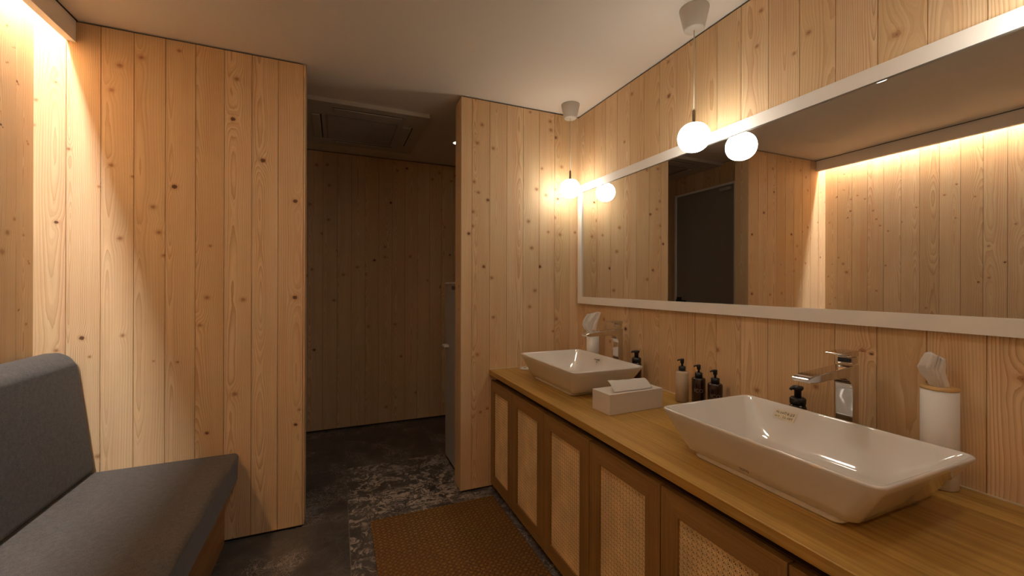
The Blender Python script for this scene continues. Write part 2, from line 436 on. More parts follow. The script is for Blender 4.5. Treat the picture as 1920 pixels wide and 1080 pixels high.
CAULK = simple('pale_sealant', (0.66, 0.56, 0.40), 0.6)

def tissue_material():
    q = NT('tissue_paper')
    q.set(Base_Color=(0.80, 0.76, 0.71), Roughness=0.9, Specular_IOR_Level=.1)
    tr = q.n('ShaderNodeBsdfTranslucent'); tr.inputs[0].default_value = (0.8, 0.74, 0.68, 1)
    mx = q.n('ShaderNodeMixShader'); mx.inputs[0].default_value = 0.25
    out = [n for n in q.t.nodes if n.type == 'OUTPUT_MATERIAL'][0]
    q.t.links.new(q.bsdf.outputs[0], mx.inputs[1]); q.t.links.new(tr.outputs[0], mx.inputs[2]); q.t.links.new(mx.outputs[0], out.inputs[0])
    return q.mat
TISSUE = tissue_material()

def clear_material():
    q = NT('cloudy_clear_plastic')
    q.set(Base_Color=(0.95, 0.87, 0.76), Roughness=0.2, Transmission_Weight=0.7, IOR=1.3, Specular_IOR_Level=.5)
    return q.mat
CLEAR = clear_material()

def mirror_material():
    q = NT('mirror_silver')
    q.set(Base_Color=(0.80, 0.79, 0.76), Roughness=0.0, Metallic=1.0)
    return q.mat
MIRROR = mirror_material()

def emit(name, col, s):
    q = NT(name)
    q.set(Base_Color=(0.8, 0.8, 0.8), Emission_Color=col, Emission_Strength=s, Roughness=.5)
    return q.mat
GLOW = emit('opal_glass_lit', GLOBE_COL, GLOBE)
STRIP_GLOW = emit('led_strip_lit', STRIP_COL, STRIP)
SPOT_GLOW = emit('downlight_lit', (1.0, .92, .81), SPOT)
SPOT_DIM = emit('corridor_downlight_lit', (1.0, .88, .70), CORRIDOR_SPOT)

# ---------------------------------------------------------------- room shell
def planks(mb, o, U, N, L0, L1, z0, z1, phase, pitch, knots=(), seed=0, corr=None):
    """vertical board cladding with V joints on the plane through o; u runs from L0 to L1 along U"""
    rng = random.Random(seed)
    o, U, N = Vector(o), Vector(U), Vector(N)
    g, dp = 0.0013, 0.005
    Z = Vector((0, 0, 1))
    k0 = math.floor((L0 - phase) / pitch) - 1
    s = phase + k0 * pitch
    while s < L1:
        e = s + pitch
        pid = (rng.random(), rng.random(), rng.random())
        a, b = max(s, L0), min(e, L1)
        if b - a > 1e-4:
            ks = sorted([k for k in knots if a <= k[0] < b], key=lambda k: k[1])
            ks = [k for k in ks if z0 < k[1] < z1]
            cuts = [z0] + [(ks[i][1] + ks[i + 1][1]) / 2 for i in range(len(ks) - 1)] + [z1]
            if len(ks) == 0: cuts = [z0, z1]
            aa = a + g if a == s else a; bb = b - g if b == e else b
            cols = [(aa, 0, bb, 0)]
            if aa != a: cols.append((a, dp, aa, 0))
            if bb != b: cols.append((bb, 0, b, dp))
            for i in range(len(cuts) - 1):
                c, d = cuts[i], cuts[i + 1]
                kn = (ks[i][0] - s, ks[i][1], ks[i][2]) if ks else (0, 0, 0)
                for (ua, da, ub, db) in cols:
                    P = lambda u, v, dd: tuple(o + U * u + Z * v - N * dd)
                    pts = [P(ua, c, da), P(ub, c, db), P(ub, d, db), P(ua, d, da)]
                    uvs = [(ua - s, c), (ub - s, c), (ub - s, d), (ua - s, d)]
                    nrm = (Vector(pts[1]) - Vector(pts[0])).cross(Vector(pts[3]) - Vector(pts[0]))
                    if nrm.dot(N) < 0: pts.reverse(); uvs.reverse()
                    mb.face(pts, uvs, 0, pid, kn, False, (c, d, 0))
        s = e

def struct(o):
    o['kind'] = 'structure'
    return o

PW = 0.1135
def random_knots(seed, L0, L1, z0, z1, n):
    r = random.Random(seed)
    return [(r.uniform(L0, L1), r.uniform(z0, z1), r.uniform(.006, .012)) for _ in range(n)]

def more_knots(lst, seed, L0, L1, z0, z1, n):
    out = list(lst)
    r = random.Random(seed)
    for _ in range(n):
        out.append((r.uniform(L0, L1), r.uniform(z0, z1), r.uniform(.005, .010)))
    return out

def wall(name, face_list, core):
    mb = MB()
    for kw in face_list: planks(mb, **kw)
    for c in core: mb.box(*c, mat=1)
    return struct(mb.build(name, [CEDAR, DARK_GAP], merge=False))

X_, Y_ = (1, 0, 0), (0, 1, 0)
wall('wall_right', [dict(o=(XR, 0, 0), U=Y_, N=(-1, 0, 0), L0=YB, L1=YF, z0=ZW0, z1=ZW1, phase=0.487, pitch=0.1143,
     knots=KNOTS['right'] + random_knots(5, YB, .3, .2, 2.3, 12) + random_knots(6, 2.5, YF, .2, 2.3, 10), seed=11)],
     [(XR + .012, XR + .06, YB - .05, YF + .05, -.02, ZC + .02)])
wall('wall_left', [dict(o=(XL, 0, 0), U=Y_, N=(1, 0, 0), L0=YB, L1=YPL, z0=ZW0, z1=2.66, phase=2.271 - 20 * PW, pitch=PW,
     knots=KNOTS['left'] + random_knots(7, YB, 1.15, .2, 2.3, 26), seed=5)],
     [(XL - .06, XL - .012, YB - .05, YPL + .05, -.02, 2.68)])
wall('wall_back', [dict(o=(0, YB, 0), U=X_, N=(0, 1, 0), L0=XL, L1=XR, z0=ZW0, z1=2.66, phase=XL, pitch=PW,
     knots=random_knots(9, XL, XR, .2, 2.3, 50), seed=17)],
     [(XL - .05, XR + .05, YB - .06, YB - .012, -.02, 2.68)])
wall('wall_far', [dict(o=(0, YF, 0), U=X_, N=(0, -1, 0), L0=XCOR, L1=XR, z0=0.014, z1=ZW1, phase=0.456 - 8 * PW, pitch=PW,
     knots=KNOTS['far'] + random_knots(3, .9, XR, .2, 2.3, 10), seed=23)],
     [(XCOR - .05, XR + .05, YF + .012, YF + .06, -.02, ZC + .02)])
TL = 0.125
wall('wall_partition_left', [
     dict(o=(0, YPL, 0), U=X_, N=(0, -1, 0), L0=XL, L1=XPL, z0=ZW0, z1=ZW1, phase=-0.274 - 9 * PW, pitch=PW, knots=KNOTS['pl'], seed=42),
     dict(o=(0, YPL, 0), U=X_, N=(0, -1, 0), L0=XL, L1=-1.0375, z0=ZW1, z1=2.66, phase=-0.274 - 9 * PW, pitch=PW, seed=42),
     dict(o=(XPL, 0, 0), U=Y_, N=(1, 0, 0), L0=YPL, L1=YPL + TL, z0=ZW0, z1=ZW1, phase=YPL - .004, pitch=.14, seed=43),
     dict(o=(0, YPL + TL, 0), U=X_, N=(0, 1, 0), L0=XCOR, L1=XPL, z0=ZW0, z1=ZW1, phase=-0.274 - 9 * PW, pitch=PW, seed=44)],
     [(XL - .02, XPL - .014, YPL + .012, YPL + TL - .012, -.01, 2.66)])
wall('wall_partition_right', [
     dict(o=(0, YPR, 0), U=X_, N=(0, -1, 0), L0=XPR, L1=XR, z0=ZW0, z1=ZW1, phase=0.751 - PW, pitch=PW, knots=KNOTS['pr'], seed=8),
     dict(o=(XPR, 0, 0), U=Y_, N=(-1, 0, 0), L0=YPR, L1=YPR + .13, z0=ZW0, z1=ZW1, phase=YPR - .004, pitch=.14,
          knots=[(2.44, 1.24, .012), (2.44, 1.1, .007), (2.46, .9, .006)], seed=9),
     dict(o=(0, YPR + .13, 0), U=X_, N=(0, 1, 0), L0=XPR, L1=XR, z0=ZW0, z1=ZW1, phase=0.751 - PW, pitch=PW, seed=10)],
     [(XPR + .014, XR + .02, YPR + .012, YPR + .118, -.01, ZC)])
# corridor side wall with its door
DY0, DY1, DZ = 2.60, 3.325, 2.185
ck = [(2.9, 2.28, .008), (3.2, 2.30, .007), (3.6, 1.2, .008)]
wall('wall_corridor_left', [
     dict(o=(XCOR, 0, 0), U=Y_, N=(1, 0, 0), L0=DY1, L1=YF, z0=ZW0, z1=ZW1, phase=2.5, pitch=PW, knots=ck, seed=31),
     dict(o=(XCOR, 0, 0), U=Y_, N=(1, 0, 0), L0=YPL + TL, L1=DY0, z0=ZW0, z1=ZW1, phase=2.5, pitch=PW, seed=32),
     dict(o=(XCOR, 0, 0), U=Y_, N=(1, 0, 0), L0=DY0, L1=DY1, z0=DZ, z1=ZW1, phase=2.5, pitch=PW, knots=ck, seed=33)],
     [(XCOR - .06, XCOR - .03, YPL + TL, YF + .05, -.02, ZC + .02)])
# door in the corridor, seen in the mirror
door = bpy.data.objects.new('door_1', None); link(door); door['kind'] = 'structure'; door.location = (XCOR, (DY0 + DY1) / 2, 0)
def dpart(mb, name, m, **k):
    o = mb.build(name, m, door, **k); o.location = (-XCOR, -(DY0 + DY1) / 2, 0); return o
b = MB(); b.box(XCOR - .022, XCOR - .002, DY0 + .022, DY1 - .022, .01, DZ - .022); dpart(b, 'door_panel', DOORGREY, bevel=.002)
b = MB(); b.box(XCOR - .03, XCOR + .012, DY0, DY0 + .02, 0, DZ - .02); b.box(XCOR - .03, XCOR + .012, DY1 - .02, DY1, 0, DZ - .02)
b.box(XCOR - .03, XCOR + .012, DY0, DY1, DZ - .02, DZ); dpart(b, 'door_frame', WHITE_PAINT)
b = MB(); b.box(XCOR, XCOR + .012, 3.235, 3.29, 1.04, 1.13); b.box(XCOR, XCOR + .05, 3.245, 3.265, 1.08, 1.10); b.box(XCOR + .035, XCOR + .05, 3.14, 3.265, 1.08, 1.10)
dpart(b, 'door_handle', BLACK_PL, bevel=.003)
b = MB(); b.box(XCOR, XCOR + .03, 2.64, 2.76, 2.115, 2.145); dpart(b, 'door_closer', SHELF, bevel=.006)

# floor: tiles with grout joints
def build_floor():
    mb = MB()
    T = 0.637
    gx = 0.0605; gy = 2.375
    rng = random.Random(4)
    g = 0.0018
    pale = {(0, 0): 1.0, (0, -1): 0.75, (1, 0): .6, (1, -1): .4}
    for i in range(-3, 4):
        for j in range(-8, 4):
            x0, x1 = gx + i * T, gx + (i + 1) * T
            y0, y1 = gy + j * T, gy + (j + 1) * T
            x0, x1 = max(x0 + g, XL - .05), min(x1 - g, XR + .05)
            y0, y1 = max(y0 + g, YB - .05), min(y1 - g, YF + .05)
            sd = rng.random()
            if x1 <= x0 or y1 <= y0: continue
            pts = [(x0, y0, 0), (x1, y0, 0), (x1, y1, 0), (x0, y1, 0)]
            mb.face(pts, [(p[0], p[1]) for p in pts], 0, (pale.get((i, j), .08), sd, 0))
    z = -.0012
    mb.face([(XL - .05, YB - .05, z), (XR + .05, YB - .05, z), (XR + .05, YF + .05, z), (XL - .05, YF + .05, z)], mat=1)
    mb.box(XL - .05, XR + .05, YB - .05, YF + .05, -.05, -.002, mat=1)
    return struct(mb.build('floor', [TILE, GROUT], merge=False))
build_floor()

# ceiling with the light slot along the left wall
XS = -1.0375
b = MB()
b.box(XS + .0, XR + .05, YB - .05, YPL + .06, ZC, ZC + .06)
b.box(XCOR - .1, XR + .05, YPL + .06, YF + .05, ZC, ZC + .06)
b.box(XL - .05, XS, YB - .05, YPL + .06, 2.66, 2.72)
struct(b.build('ceiling', PLASTER, merge=False))
b = MB(); b.box(XS - .03, XS, YB, YPL, 2.2895, 2.66)
struct(b.build('trim_1', simple('cove_fascia_paint', (.88, .83, .76), .7), merge=False))
# black shadow joint between fascia and ceiling
b = MB(); b.box(XS, XS + .004, YB, YPL, ZC - .004, ZC)
struct(b.build('trim_2', DARK_GAP))

# LED strip inside the slot
b = MB(); b.box(-.020, .020, YB + .05, YPL - .02, 0, .006)
st = b.build('led_strip', STRIP_GLOW); st.location = (-1.125, 0, 2.575)
tag(st, 'warm white light strip hidden in the ceiling slot above the left wall', 'light')
b = MB(); b.box(-.023, .023, YB + .05, YPL - .02, .006, .012)
o = b.build('mounting_profile', PLASTIC_W, st)
b = MB(); b.box(-.006, .006, YB + .3, YPL - .3, .012, .085); b.build('hanger', PLASTIC_W, st)

# ---------------------------------------------------------------- ceiling fittings
ac = empty('ceiling_air_conditioner', (0.1, 3.17, ZC), 'flat square air conditioner panel in the dark corridor ceiling', 'air conditioner')
def acp(mb, name, m, **k): return mb.build(name, m, ac, **k)
b = MB(); H = .47
b.box(-H, H, -.42, -.33, -.026, 0); b.box(-H, H, .28, .40, -.026, 0); b.box(-H, -.27, -.33, .28, -.026, 0); b.box(.33, H, -.33, .28, -.026, 0); b.box(-.27, .33, -.33, .28, -.0225, 0)
acp(b, 'panel', PLASTIC_W)
b = MB()
for k in range(24): b.box(-.16, .28, -.20 + k * .018, -.20 + k * .018 + .006, -.024, -.010)
b.box(-.17, -.16, -.21, .245, -.026, -.01); b.box(.28, .29, -.21, .245, -.026, -.01); b.box(-.17, .29, -.22, -.21, -.026, -.01); b.box(-.17, .29, .24, .25, -.026, -.01)
acp(b, 'grille', simple('ac_grille', (.34, .32, .29), .5))
for (x0, x1, y0, y1) in ((-.12, .30, -.345, -.275), (-.12, .30, .29, .34), (-.255, -.205, -.2, .24), (.325, .385, -.19, .2)):
    v = MB(); v.box(x0, x1, y0, y1, -.032, -.024)
    L = acp(v, 'louver', PLASTIC_W, bevel=.003)
    s = MB()
    if x1 - x0 > y1 - y0: s.box(x0 - .01, x1 + .01, y0 - .007, y0, -.0275, -.0255)
    else: s.box(x1, x1 + .008, y0 - .01, y1 + .01, -.0275, -.0255)
    s.build('air_slot', DARK_GAP, L)

def downlight(x, y, label, lit=SPOT_GLOW, name='downlight'):
    e = empty(name, (x, y, ZC), label, 'downlight')
    m = lathe([(.045, -.001), (.045, -.005), (.036, -.006), (.034, 0.0)], caps=(False, False)); m.build('trim_ring', WHITE_PAINT, e)
    m = lathe([(.034, -.003), (.001, -.0025)], caps=(False, True)); m.build('lens', lit, e)
    return e
downlight(0.885, 3.205, 'small lit downlight in the corridor ceiling beside the right partition edge', SPOT_DIM)
downlight(0.235, 1.300, 'lit round downlight in the main ceiling, its rim caught at the mirror top')
downlight(0.225, 1.590, 'unlit round ceiling fitting next to the lit downlight of the main ceiling', PLASTIC_W)
downlight(0.235, -0.55, 'added fill downlight out of view in the main ceiling near the rear wall')  # extra fitting behind the camera, added to help light the room

# ---------------------------------------------------------------- mirror
ZMT, ZMB, ZMI, ZTI = 1.9075, 1.1286, 1.1732, 1.8599
YM1, YMI, YM0 = 2.362, 2.316, -0.20
mir = empty('wall_mirror', (XR, (YM1 + YM0) / 2, ZMB), 'wide wall mirror in a flat white frame above the washbasins', 'mirror')
def local(mb, name, m, par, **k):
    """build in world coordinates, then hang below a parent"""
    o = mb.build(name, m, par, **k)
    o.matrix_parent_inverse = Matrix.Translation(par.location).inverted() if par.rotation_euler.z == 0 else par.matrix_basis.inverted()
    return o
b = MB()
yi0 = YM0 + .046
def frame_piece(pts):
    f = [(1.478, *p) for p in pts]; r = [(1.4995, *p) for p in pts]
    b.face(f); b.face(r[::-1])
    for i in range(4):
        j = (i + 1) % 4; b.face([f[i], r[i], r[j], f[j]])
frame_piece([(YM1, ZMT), (YM0, ZMT), (yi0, ZTI), (YMI, ZTI)])
frame_piece([(YM1, ZMB), (YMI, ZMI), (yi0, ZMI), (YM0, ZMB)])
frame_piece([(YM1, ZMB), (YM1, ZMT), (YMI, ZTI), (YMI, ZMI)])
frame_piece([(YM0, ZMB), (yi0, ZMI), (yi0, ZTI), (YM0, ZMT)])
local(b, 'frame', WHITE_PAINT, mir, merge=False)
b = MB(); b.box(1.485, 1.494, yi0 - .01, YMI + .01, ZMI - .01, ZTI + .01)
local(b, 'mirror_glass', MIRROR, mir)

# ---------------------------------------------------------------- pendant lamps
def make_pendant():
    e = empty('pendant_lamp', (0, 0, ZC), 'x', 'pendant lamp', 'globe pendants in front of the mirror')
    lathe([(.001, 0), (.0575, 0), (.0575, -.006), (.040, -.084), (.036, -.088), (.001, -.088)]).build('canopy', PLASTIC_W, e)
    tube([(0, 0, -.08), (0, 0, -.44)], .0022, 8).build('cord', CORD, e)
    lathe([(.004, -.415), (.006, -.418), (.0065, -.466), (.018, -.469), (.018, -.474), (.001, -.474)]).build('socket', BRASS, e)
    prof = []
    for k in range(0, 25):
        a = math.pi * k / 24
        r = .0625 * (abs(math.sin(a)) ** .86)
        z = .0585 * math.cos(a)
        prof.append((max(r, .0005), -.528 + z))
    lathe(prof, 40).build('globe', GLOW, e)
    return e
pA = make_pendant(); pA.location = (1.347, 1.268, ZC)
pA['label'] = 'nearer white globe pendant on a thin cord, overlapping the mirror frame'
pB = copy_tree(pA); pB.location = (1.351, 2.25, ZC)
pB['label'] = 'farther white globe pendant in the corner beside the right partition'
pC = copy_tree(pA); pC.location = (1.347, .319, ZC)
pC['label'] = 'white globe pendant cut off by the top right corner of the photo'

# ---------------------------------------------------------------- worktop and cabinet
XF = 0.863
CT0, CT1 = 0.699, 0.7284
YC0, YC1 = -0.17, 2.389
b = MB(); b.box(XF, 1.497, YC0, YC1, CT0, CT1, grain='y')
wt = b.build('worktop', OAK_TOP, bevel=.0022, seg=2)
tag(wt, 'long oak worktop carrying the washbasins along the mirror wall', 'worktop')
b = MB(); b.box(1.4945, 1.4990, YC0, YC1, CT1, CT1 + .003); b.box(XF + .004, 1.4945, YC1 - .002, YC1 + .002, CT1, CT1 + .003)
tag(b.build('sealant_strip', CAULK, wt), 'thin pale sealant line along the wall')

cab = empty('vanity_cabinet', (1.2, (YC0 + YC1) / 2, 0), 'long oak vanity cabinet with woven cane doors under the worktop', 'cabinet')
prof = [(.905, .028), (.905, .664), (.925, .664), (.925, .6985), (1.495, .6985), (1.495, .001), (.945, .001), (.945, .028)]
local(prism(prof, 'y', YC0 + .002, YC1), 'body', CAB_DARK, cab, merge=False)
DW, DX, DT = 0.3715, 0.875, 0.020
DZ0, DZ1, FW = 0.032, 0.665, 0.064
def make_door():
    w = DW - .004
    m = MB()
    def member(o4, i4, grainvec):
        # o4,i4: outer and inner edge end points (y,z)
        (a, b_), (c, d) = o4, i4
        ch = .006
        def pt(p, x): return (x, p[0], p[1])
        def uvf(p):
            return (p[1], p[0]) if grainvec == 'y' else (p[0], p[1])
        # inner edge steps back with a small chamfer
        cy = lambda p, s: (p[0] + s[0], p[1] + s[1])
        f = [a, b_, d, c]
        m.face([pt(p, 0) for p in f], [uvf(p) for p in f])
        m.face([pt(p, DT) for p in reversed(f)], [uvf(p) for p in reversed(f)])
        m.face([pt(a, 0), pt(a, DT), pt(b_, DT), pt(b_, 0)], [uvf(a), uvf(a), uvf(b_), uvf(b_)])
        m.face([pt(d, 0), pt(d, DT), pt(c, DT), pt(c, 0)], [uvf(d), uvf(d), uvf(c), uvf(c)])
    H_ = DZ1 - DZ0
    O = [(0, 0), (w, 0), (w, H_), (0, H_)]
    I = [(FW, FW), (w - FW, FW), (w - FW, H_ - FW), (FW, H_ - FW)]
    member((O[0], O[1]), (I[0], I[1]), 'y'); member((O[1], O[2]), (I[1], I[2]), 'z')
    member((O[2], O[3]), (I[2], I[3]), 'y'); member((O[3], O[0]), (I[3], I[0]), 'z')
    o = m.build('door', OAK_DOOR, merge=False)
    # cane webbing: pairs of upright and level strands with crossing diagonals
    c = MB()
    y0, y1, z0, z1 = FW - .004, w - FW + .004, FW - .004, H_ - FW + .004
    p, t = .0160, .0009
    def strand(a, bq, hw, xo):
        a, bq = Vector(a), Vector(bq)
        d = (bq - a).normalized(); nrm = Vector((-d.y, d.x)) * hw
        q = [a + nrm, bq + nrm, bq - nrm, a - nrm]
        fr = [(xo, v_.x, v_.y) for v_ in q]; bk = [(xo + t, v_.x, v_.y) for v_ in q]
        c.face(fr); c.face(bk[::-1])
        c.face([fr[0], bk[0], bk[1], fr[1]]); c.face([fr[2], bk[2], bk[3], fr[3]])
    X0 = .0075
    ny = int((y1 - y0) / p) + 1; nz = int((z1 - z0) / p) + 1
    for k in range(ny + 1):
        yy = y0 + k * p
        for s in (-.0019, .0019):
            if y0 < yy + s < y1: strand((yy + s, z0), (yy + s, z1), .0011, X0)
    for k in range(nz + 1):
        zz = z0 + k * p
        for s in (-.0019, .0019):
            if z0 < zz + s < z1: strand((y0, zz + s), (y1, zz + s), .0011, X0 + .0007)
    W_, Hh = y1 - y0, z1 - z0
    for k in range(-nz - 1, ny + 2):
        off = k * p
        # z - z0 = (y - y0) - off - p/2 ... both directions, clipped to the panel
        for sgn in (1, -1):
            c0 = off
            if sgn == 1:
                ya = max(y0, y0 + c0); za = z0 + (ya - y0 - c0)
                yb = min(y1, y0 + c0 + Hh); zb = z0 + (yb - y0 - c0)
                if yb - ya > .003: strand((ya, za), (yb, zb), .0014, X0 - .0008)
            else:
                ya = max(y0, y0 + c0); za = z1 - (ya - y0 - c0)
                yb = min(y1, y0 + c0 + Hh); zb = z1 - (yb - y0 - c0)
                if yb - ya > .003: strand((ya, za), (yb, zb), .0014, X0 + .0015)
    cp = c.build('cane_panel', CANE, o, merge=False)
    cp['label'] = 'pale woven cane panel with small holes'
    return o
dproto = make_door()
for k in range(7):
    o = dproto if k == 0 else dproto.copy()
    if k:
        COL.objects.link(o)
        c = dproto.children[0].copy(); COL.objects.link(c); c.parent = o
    o.parent = cab
    o.location = (DX - cab.location.x, (YC1 - .003 if k == 0 else 2.4285 - k * DW) - (DW - .004) * (0 if k else 0) - cab.location.y, DZ0)
    o.location.y = 2.4285 - (k + 1) * DW + .002 - cab.location.y
# the first door meets the partition: shift the row so that its outer edge stays clear
for ch in cab.children:
    if ch.name.startswith('door') and ch.location.y + cab.location.y + DW > YC1:
        ch.scale.y = (YC1 - (ch.location.y + cab.location.y)) / (DW - .004)

# ---------------------------------------------------------------- washbasins
def make_basin():
    e = empty('washbasin', (0, 0, CT1), 'x', 'washbasin', 'rectangular vessel basins on the oak worktop')
    HX, HY, Ht = .2, .2945, .1315
    rings = []
    # outside: foot, shadow step, flared body, rim
    rings.append(rrect(.147, .198, .02, 0.0005, cx=-.005))
    rings.append(rrect(.150, .202, .022, .005, cx=-.005))
    rings.append(rrect(.150, .202, .022, .009, cx=-.005))
    rings.append(rrect(.142, .196, .02, .0105, cx=-.005))
    rings.append(rrect(.142, .196, .02, .0135, cx=-.005))
    rings.append(rrect(.150, .222, .024, .0155, cx=-.004))
    rings.append(rrect(.158, .230, .026, .021, cx=-.004))
    for k in range(1, 6):
        t = k / 5
        rings.append(rrect(.158 + (HX - .158) * t, .230 + (HY - .230) * t, .026 + .002 * t, .021 + (Ht - .006 - .021) * t, cx=-.004 * (1 - t)))
    rings.append(rrect(HX, HY, .028, Ht - .002))
    rings.append(rrect(HX - .0025, HY - .0025, .026, Ht))
    rings.append(rrect(HX - .007, HY - .007, .024, Ht))
    rings.append(rrect(HX - .011, HY - .011, .024, Ht - .003))
    # inside bowl: straight sloping walls easing into a flat floor
    fx, fy, zf = .095, .165, .030
    for k in range(1, 11):
        t = k / 10
        hx = (HX - .011) + (fx - (HX - .011)) * t
        hy = (HY - .011) + (fy - (HY - .011)) * t
        z = (Ht - .003) + (zf - (Ht - .003)) * (1 - (1 - t) ** 1.35)
        rings.append(rrect(hx, hy, .03 + .03 * t, z))
    rings.append(rrect(.03, .04, .03, zf - .004))
    m = loft(rings, caps=(True, False))
    body = m.build('bowl', CERAMIC, e)
    lathe([(.036, .0285), (.034, .031), (.024, .031), (.020, .028), (.001, .028)], 28, caps=(False, True)).build('drain', CHROME, e)
    return e, body

def text_mesh(s, size, mat_, name, mtx, parent, extrude=.0001):
    cu = bpy.data.curves.new(name, 'FONT'); cu.body = s; cu.size = size; cu.extrude = extrude; cu.align_x = 'CENTER'
    o = bpy.data.objects.new(name, cu); COL.objects.link(o)
    dg = bpy.context.evaluated_depsgraph_get()
    me = bpy.data.meshes.new_from_object(o.evaluated_get(dg))
    bpy.data.objects.remove(o); bpy.data.curves.remove(cu)
    me.name = name; me.materials.clear(); me.materials.append(mat_)
    t = bpy.data.objects.new(name, me); link(t, parent)
    t.matrix_local = mtx
    return t

basin, bowl = make_basin()
basin.location = (1.160, .744, CT1)
basin2 = copy_tree(basin); basin2.location = (1.165, 1.869, CT1)
basin['label'] = 'nearer white rectangular basin with a printed label inside its bowl'
basin2['label'] = 'farther white rectangular basin standing beside the white tissue box'
# sticker on the inside of the back wall of each bowl; slope of that wall
def bowl_frame(x_in, y, side=1):
    """matrix on the wall-side inner slope; x_in metres down from the rim"""
    HX = .2 - .011; Ht = .1285; fx = .095; zf = .030
    t = x_in
    def P(t): return Vector((HX + (fx - HX) * t, y, Ht + (zf - Ht) * (1 - (1 - t) ** 1.35)))
    p, q_ = P(t), P(t + .02)
    dn = (q_ - p).normalized()                 # down the slope
    ax = Vector((0, -1, 0))                    # reading direction for a viewer at the front
    nrm = ax.cross(-dn).normalized()
    M = Matrix((( ax.x, -dn.x, nrm.x, p.x + nrm.x * .0012), (ax.y, -dn.y, nrm.y, p.y + nrm.y * .0012), (ax.z, -dn.z, nrm.z, p.z + nrm.z * .0012), (0, 0, 0, 1)))
    return M
def scribble(mb, x0, x1, y, h, seed, dens=1.0):
    r = random.Random(seed); x = x0
    while x < x1:
        w = h * r.uniform(.7, 1.0)
        for _ in range(int(4 * dens)):
            if r.random() < .5:
                yy = y + r.uniform(0, h); mb.box(x, x + w * .85, yy, yy + h * .13, .0002, .0004)
            else:
                xx = x + r.uniform(0, w * .8); mb.box(xx, xx + h * .13, y, y + h, .0002, .0004)
        x += w * 1.1
M = bowl_frame(.20, .1355)
s1 = MB(); s1.box(-.034, .034, -.015, .015, 0, .0002)
lab = s1.build('label_sticker', STICKER, basin); lab.matrix_local = M; lab['label'] = 'small cream sticker with dark print'
s2 = MB(); scribble(s2, -.030, -.008, .003, .007, 1, .8); scribble(s2, -.004, .028, .002, .009, 2, .9); scribble(s2, -.028, -.014, -.010, .005, 3, .8); scribble(s2, -.004, .026, -.011, .007, 4, .8)
s2.build('print', INK, lab)
M = bowl_frame(.22, .065)
s2 = MB(); scribble(s2, -.022, -.002, 0, .009, 8, 1.0); scribble(s2, .002, .022, .002, .009, 9, 1.0); scribble(s2, .0, .016, -.011, .006, 10, .8)
p2 = s2.build('printed_mark', simple('brown_ink', (.12, .07, .04), .5), basin2); p2.matrix_local = M
# maker's mark low on the front slope
def front_mark(par, y, s, size):
    z = .030; t = (z - .021) / (.1255 - .021)
    x = -(.158 + .042 * t) - .004 * (1 - t) - .0012
    sl = Vector((-.038, 0, .1045)).normalized()
    ax = Vector((0, -1, 0)); nrm = ax.cross(sl).normalized()
    M = Matrix(((ax.x, sl.x, nrm.x, x), (ax.y, sl.y, nrm.y, y), (ax.z, sl.z, nrm.z, z), (0, 0, 0, 1)))
    return text_mesh(s, size, INK, 'maker_mark', M, par)
front_mark(basin, .020, 'TOTO', .010)

# ---------------------------------------------------------------- taps
def make_faucet():
    e = empty('basin_faucet', (0, 0, CT1), 'x', 'faucet', 'square chrome faucets behind the basins')
    z = lambda h: h - CT1
    prof = [(.016, 0), (.016, z(1.016)), (-.19, z(1.000)), (-.218, z(.994)), (-.222, z(.990)), (-.212, z(.981)), (-.19, z(.979)), (-.075, z(.982))]
    for k in range(1, 8):
        a = math.pi / 2 * k / 7
        prof.append((-.062 + .046 * math.sin(a), z(.982) - .0 - .040 * (1 - math.cos(a))))
    prof += [(-.016, z(.92)), (-.018, 0)]
    m = prism(prof, 'y', -.0235, .0235)
    m.build('column_and_spout', CHROME, e, bevel=.003, seg=3)
    m = MB(); m.box(-.014, .014, -.021, .021, z(1.0185), z(1.040))
    m.build('cartridge', CHROME, e, bevel=.004)
    prof = [(.016, z(1.041)), (.016, z(1.058)), (-.03, z(1.058)), (-.068, z(1.054)), (-.070, z(1.0505)), (-.03, z(1.048)), (-.016, z(1.040))]
    prism(prof, 'y', -.022, .022).build('lever', CHROME, e, bevel=.0025)
    m = MB(); m.box(-.024, .022, -.028, .028, .0003, .004); m.build('base_plate', CHROME, e, bevel=.0015)
    return e
fa = make_faucet(); fa.location = (1.407, .7445, CT1); fa['label'] = 'tall square chrome faucet behind the nearer basin'
fb = copy_tree(fa); fb.location = (1.407, 1.838, CT1); fb['label'] = 'tall square chrome faucet behind the farther basin'

# ---------------------------------------------------------------- bottles
NOZ = Vector((-.95, .31, 0))
def pump(e, z0, r, noz=.022, sc=1.0):
    m = lathe([(r, z0), (r, z0 + .020 * sc), (r * .55, z0 + .022 * sc), (.0001, z0 + .022 * sc)], 24); m.build('collar', BLACK_PL, e)
    m = lathe([(.0042, z0 + .02 * sc), (.0042, z0 + .032 * sc), (.0078, z0 + .035 * sc), (.0085, z0 + .052 * sc), (.006, z0 + .055 * sc), (.0001, z0 + .055 * sc)], 20)
    o = m.build('pump_head', BLACK_PL, e)
    p0 = Vector((0, 0, z0 + .049 * sc))
    tube([p0, p0 + NOZ * noz * .8 + Vector((0, 0, .001)), p0 + NOZ * noz + Vector((0, 0, -.004))], [.0042, .0032, .0026], 10).build('nozzle', BLACK_PL, o)

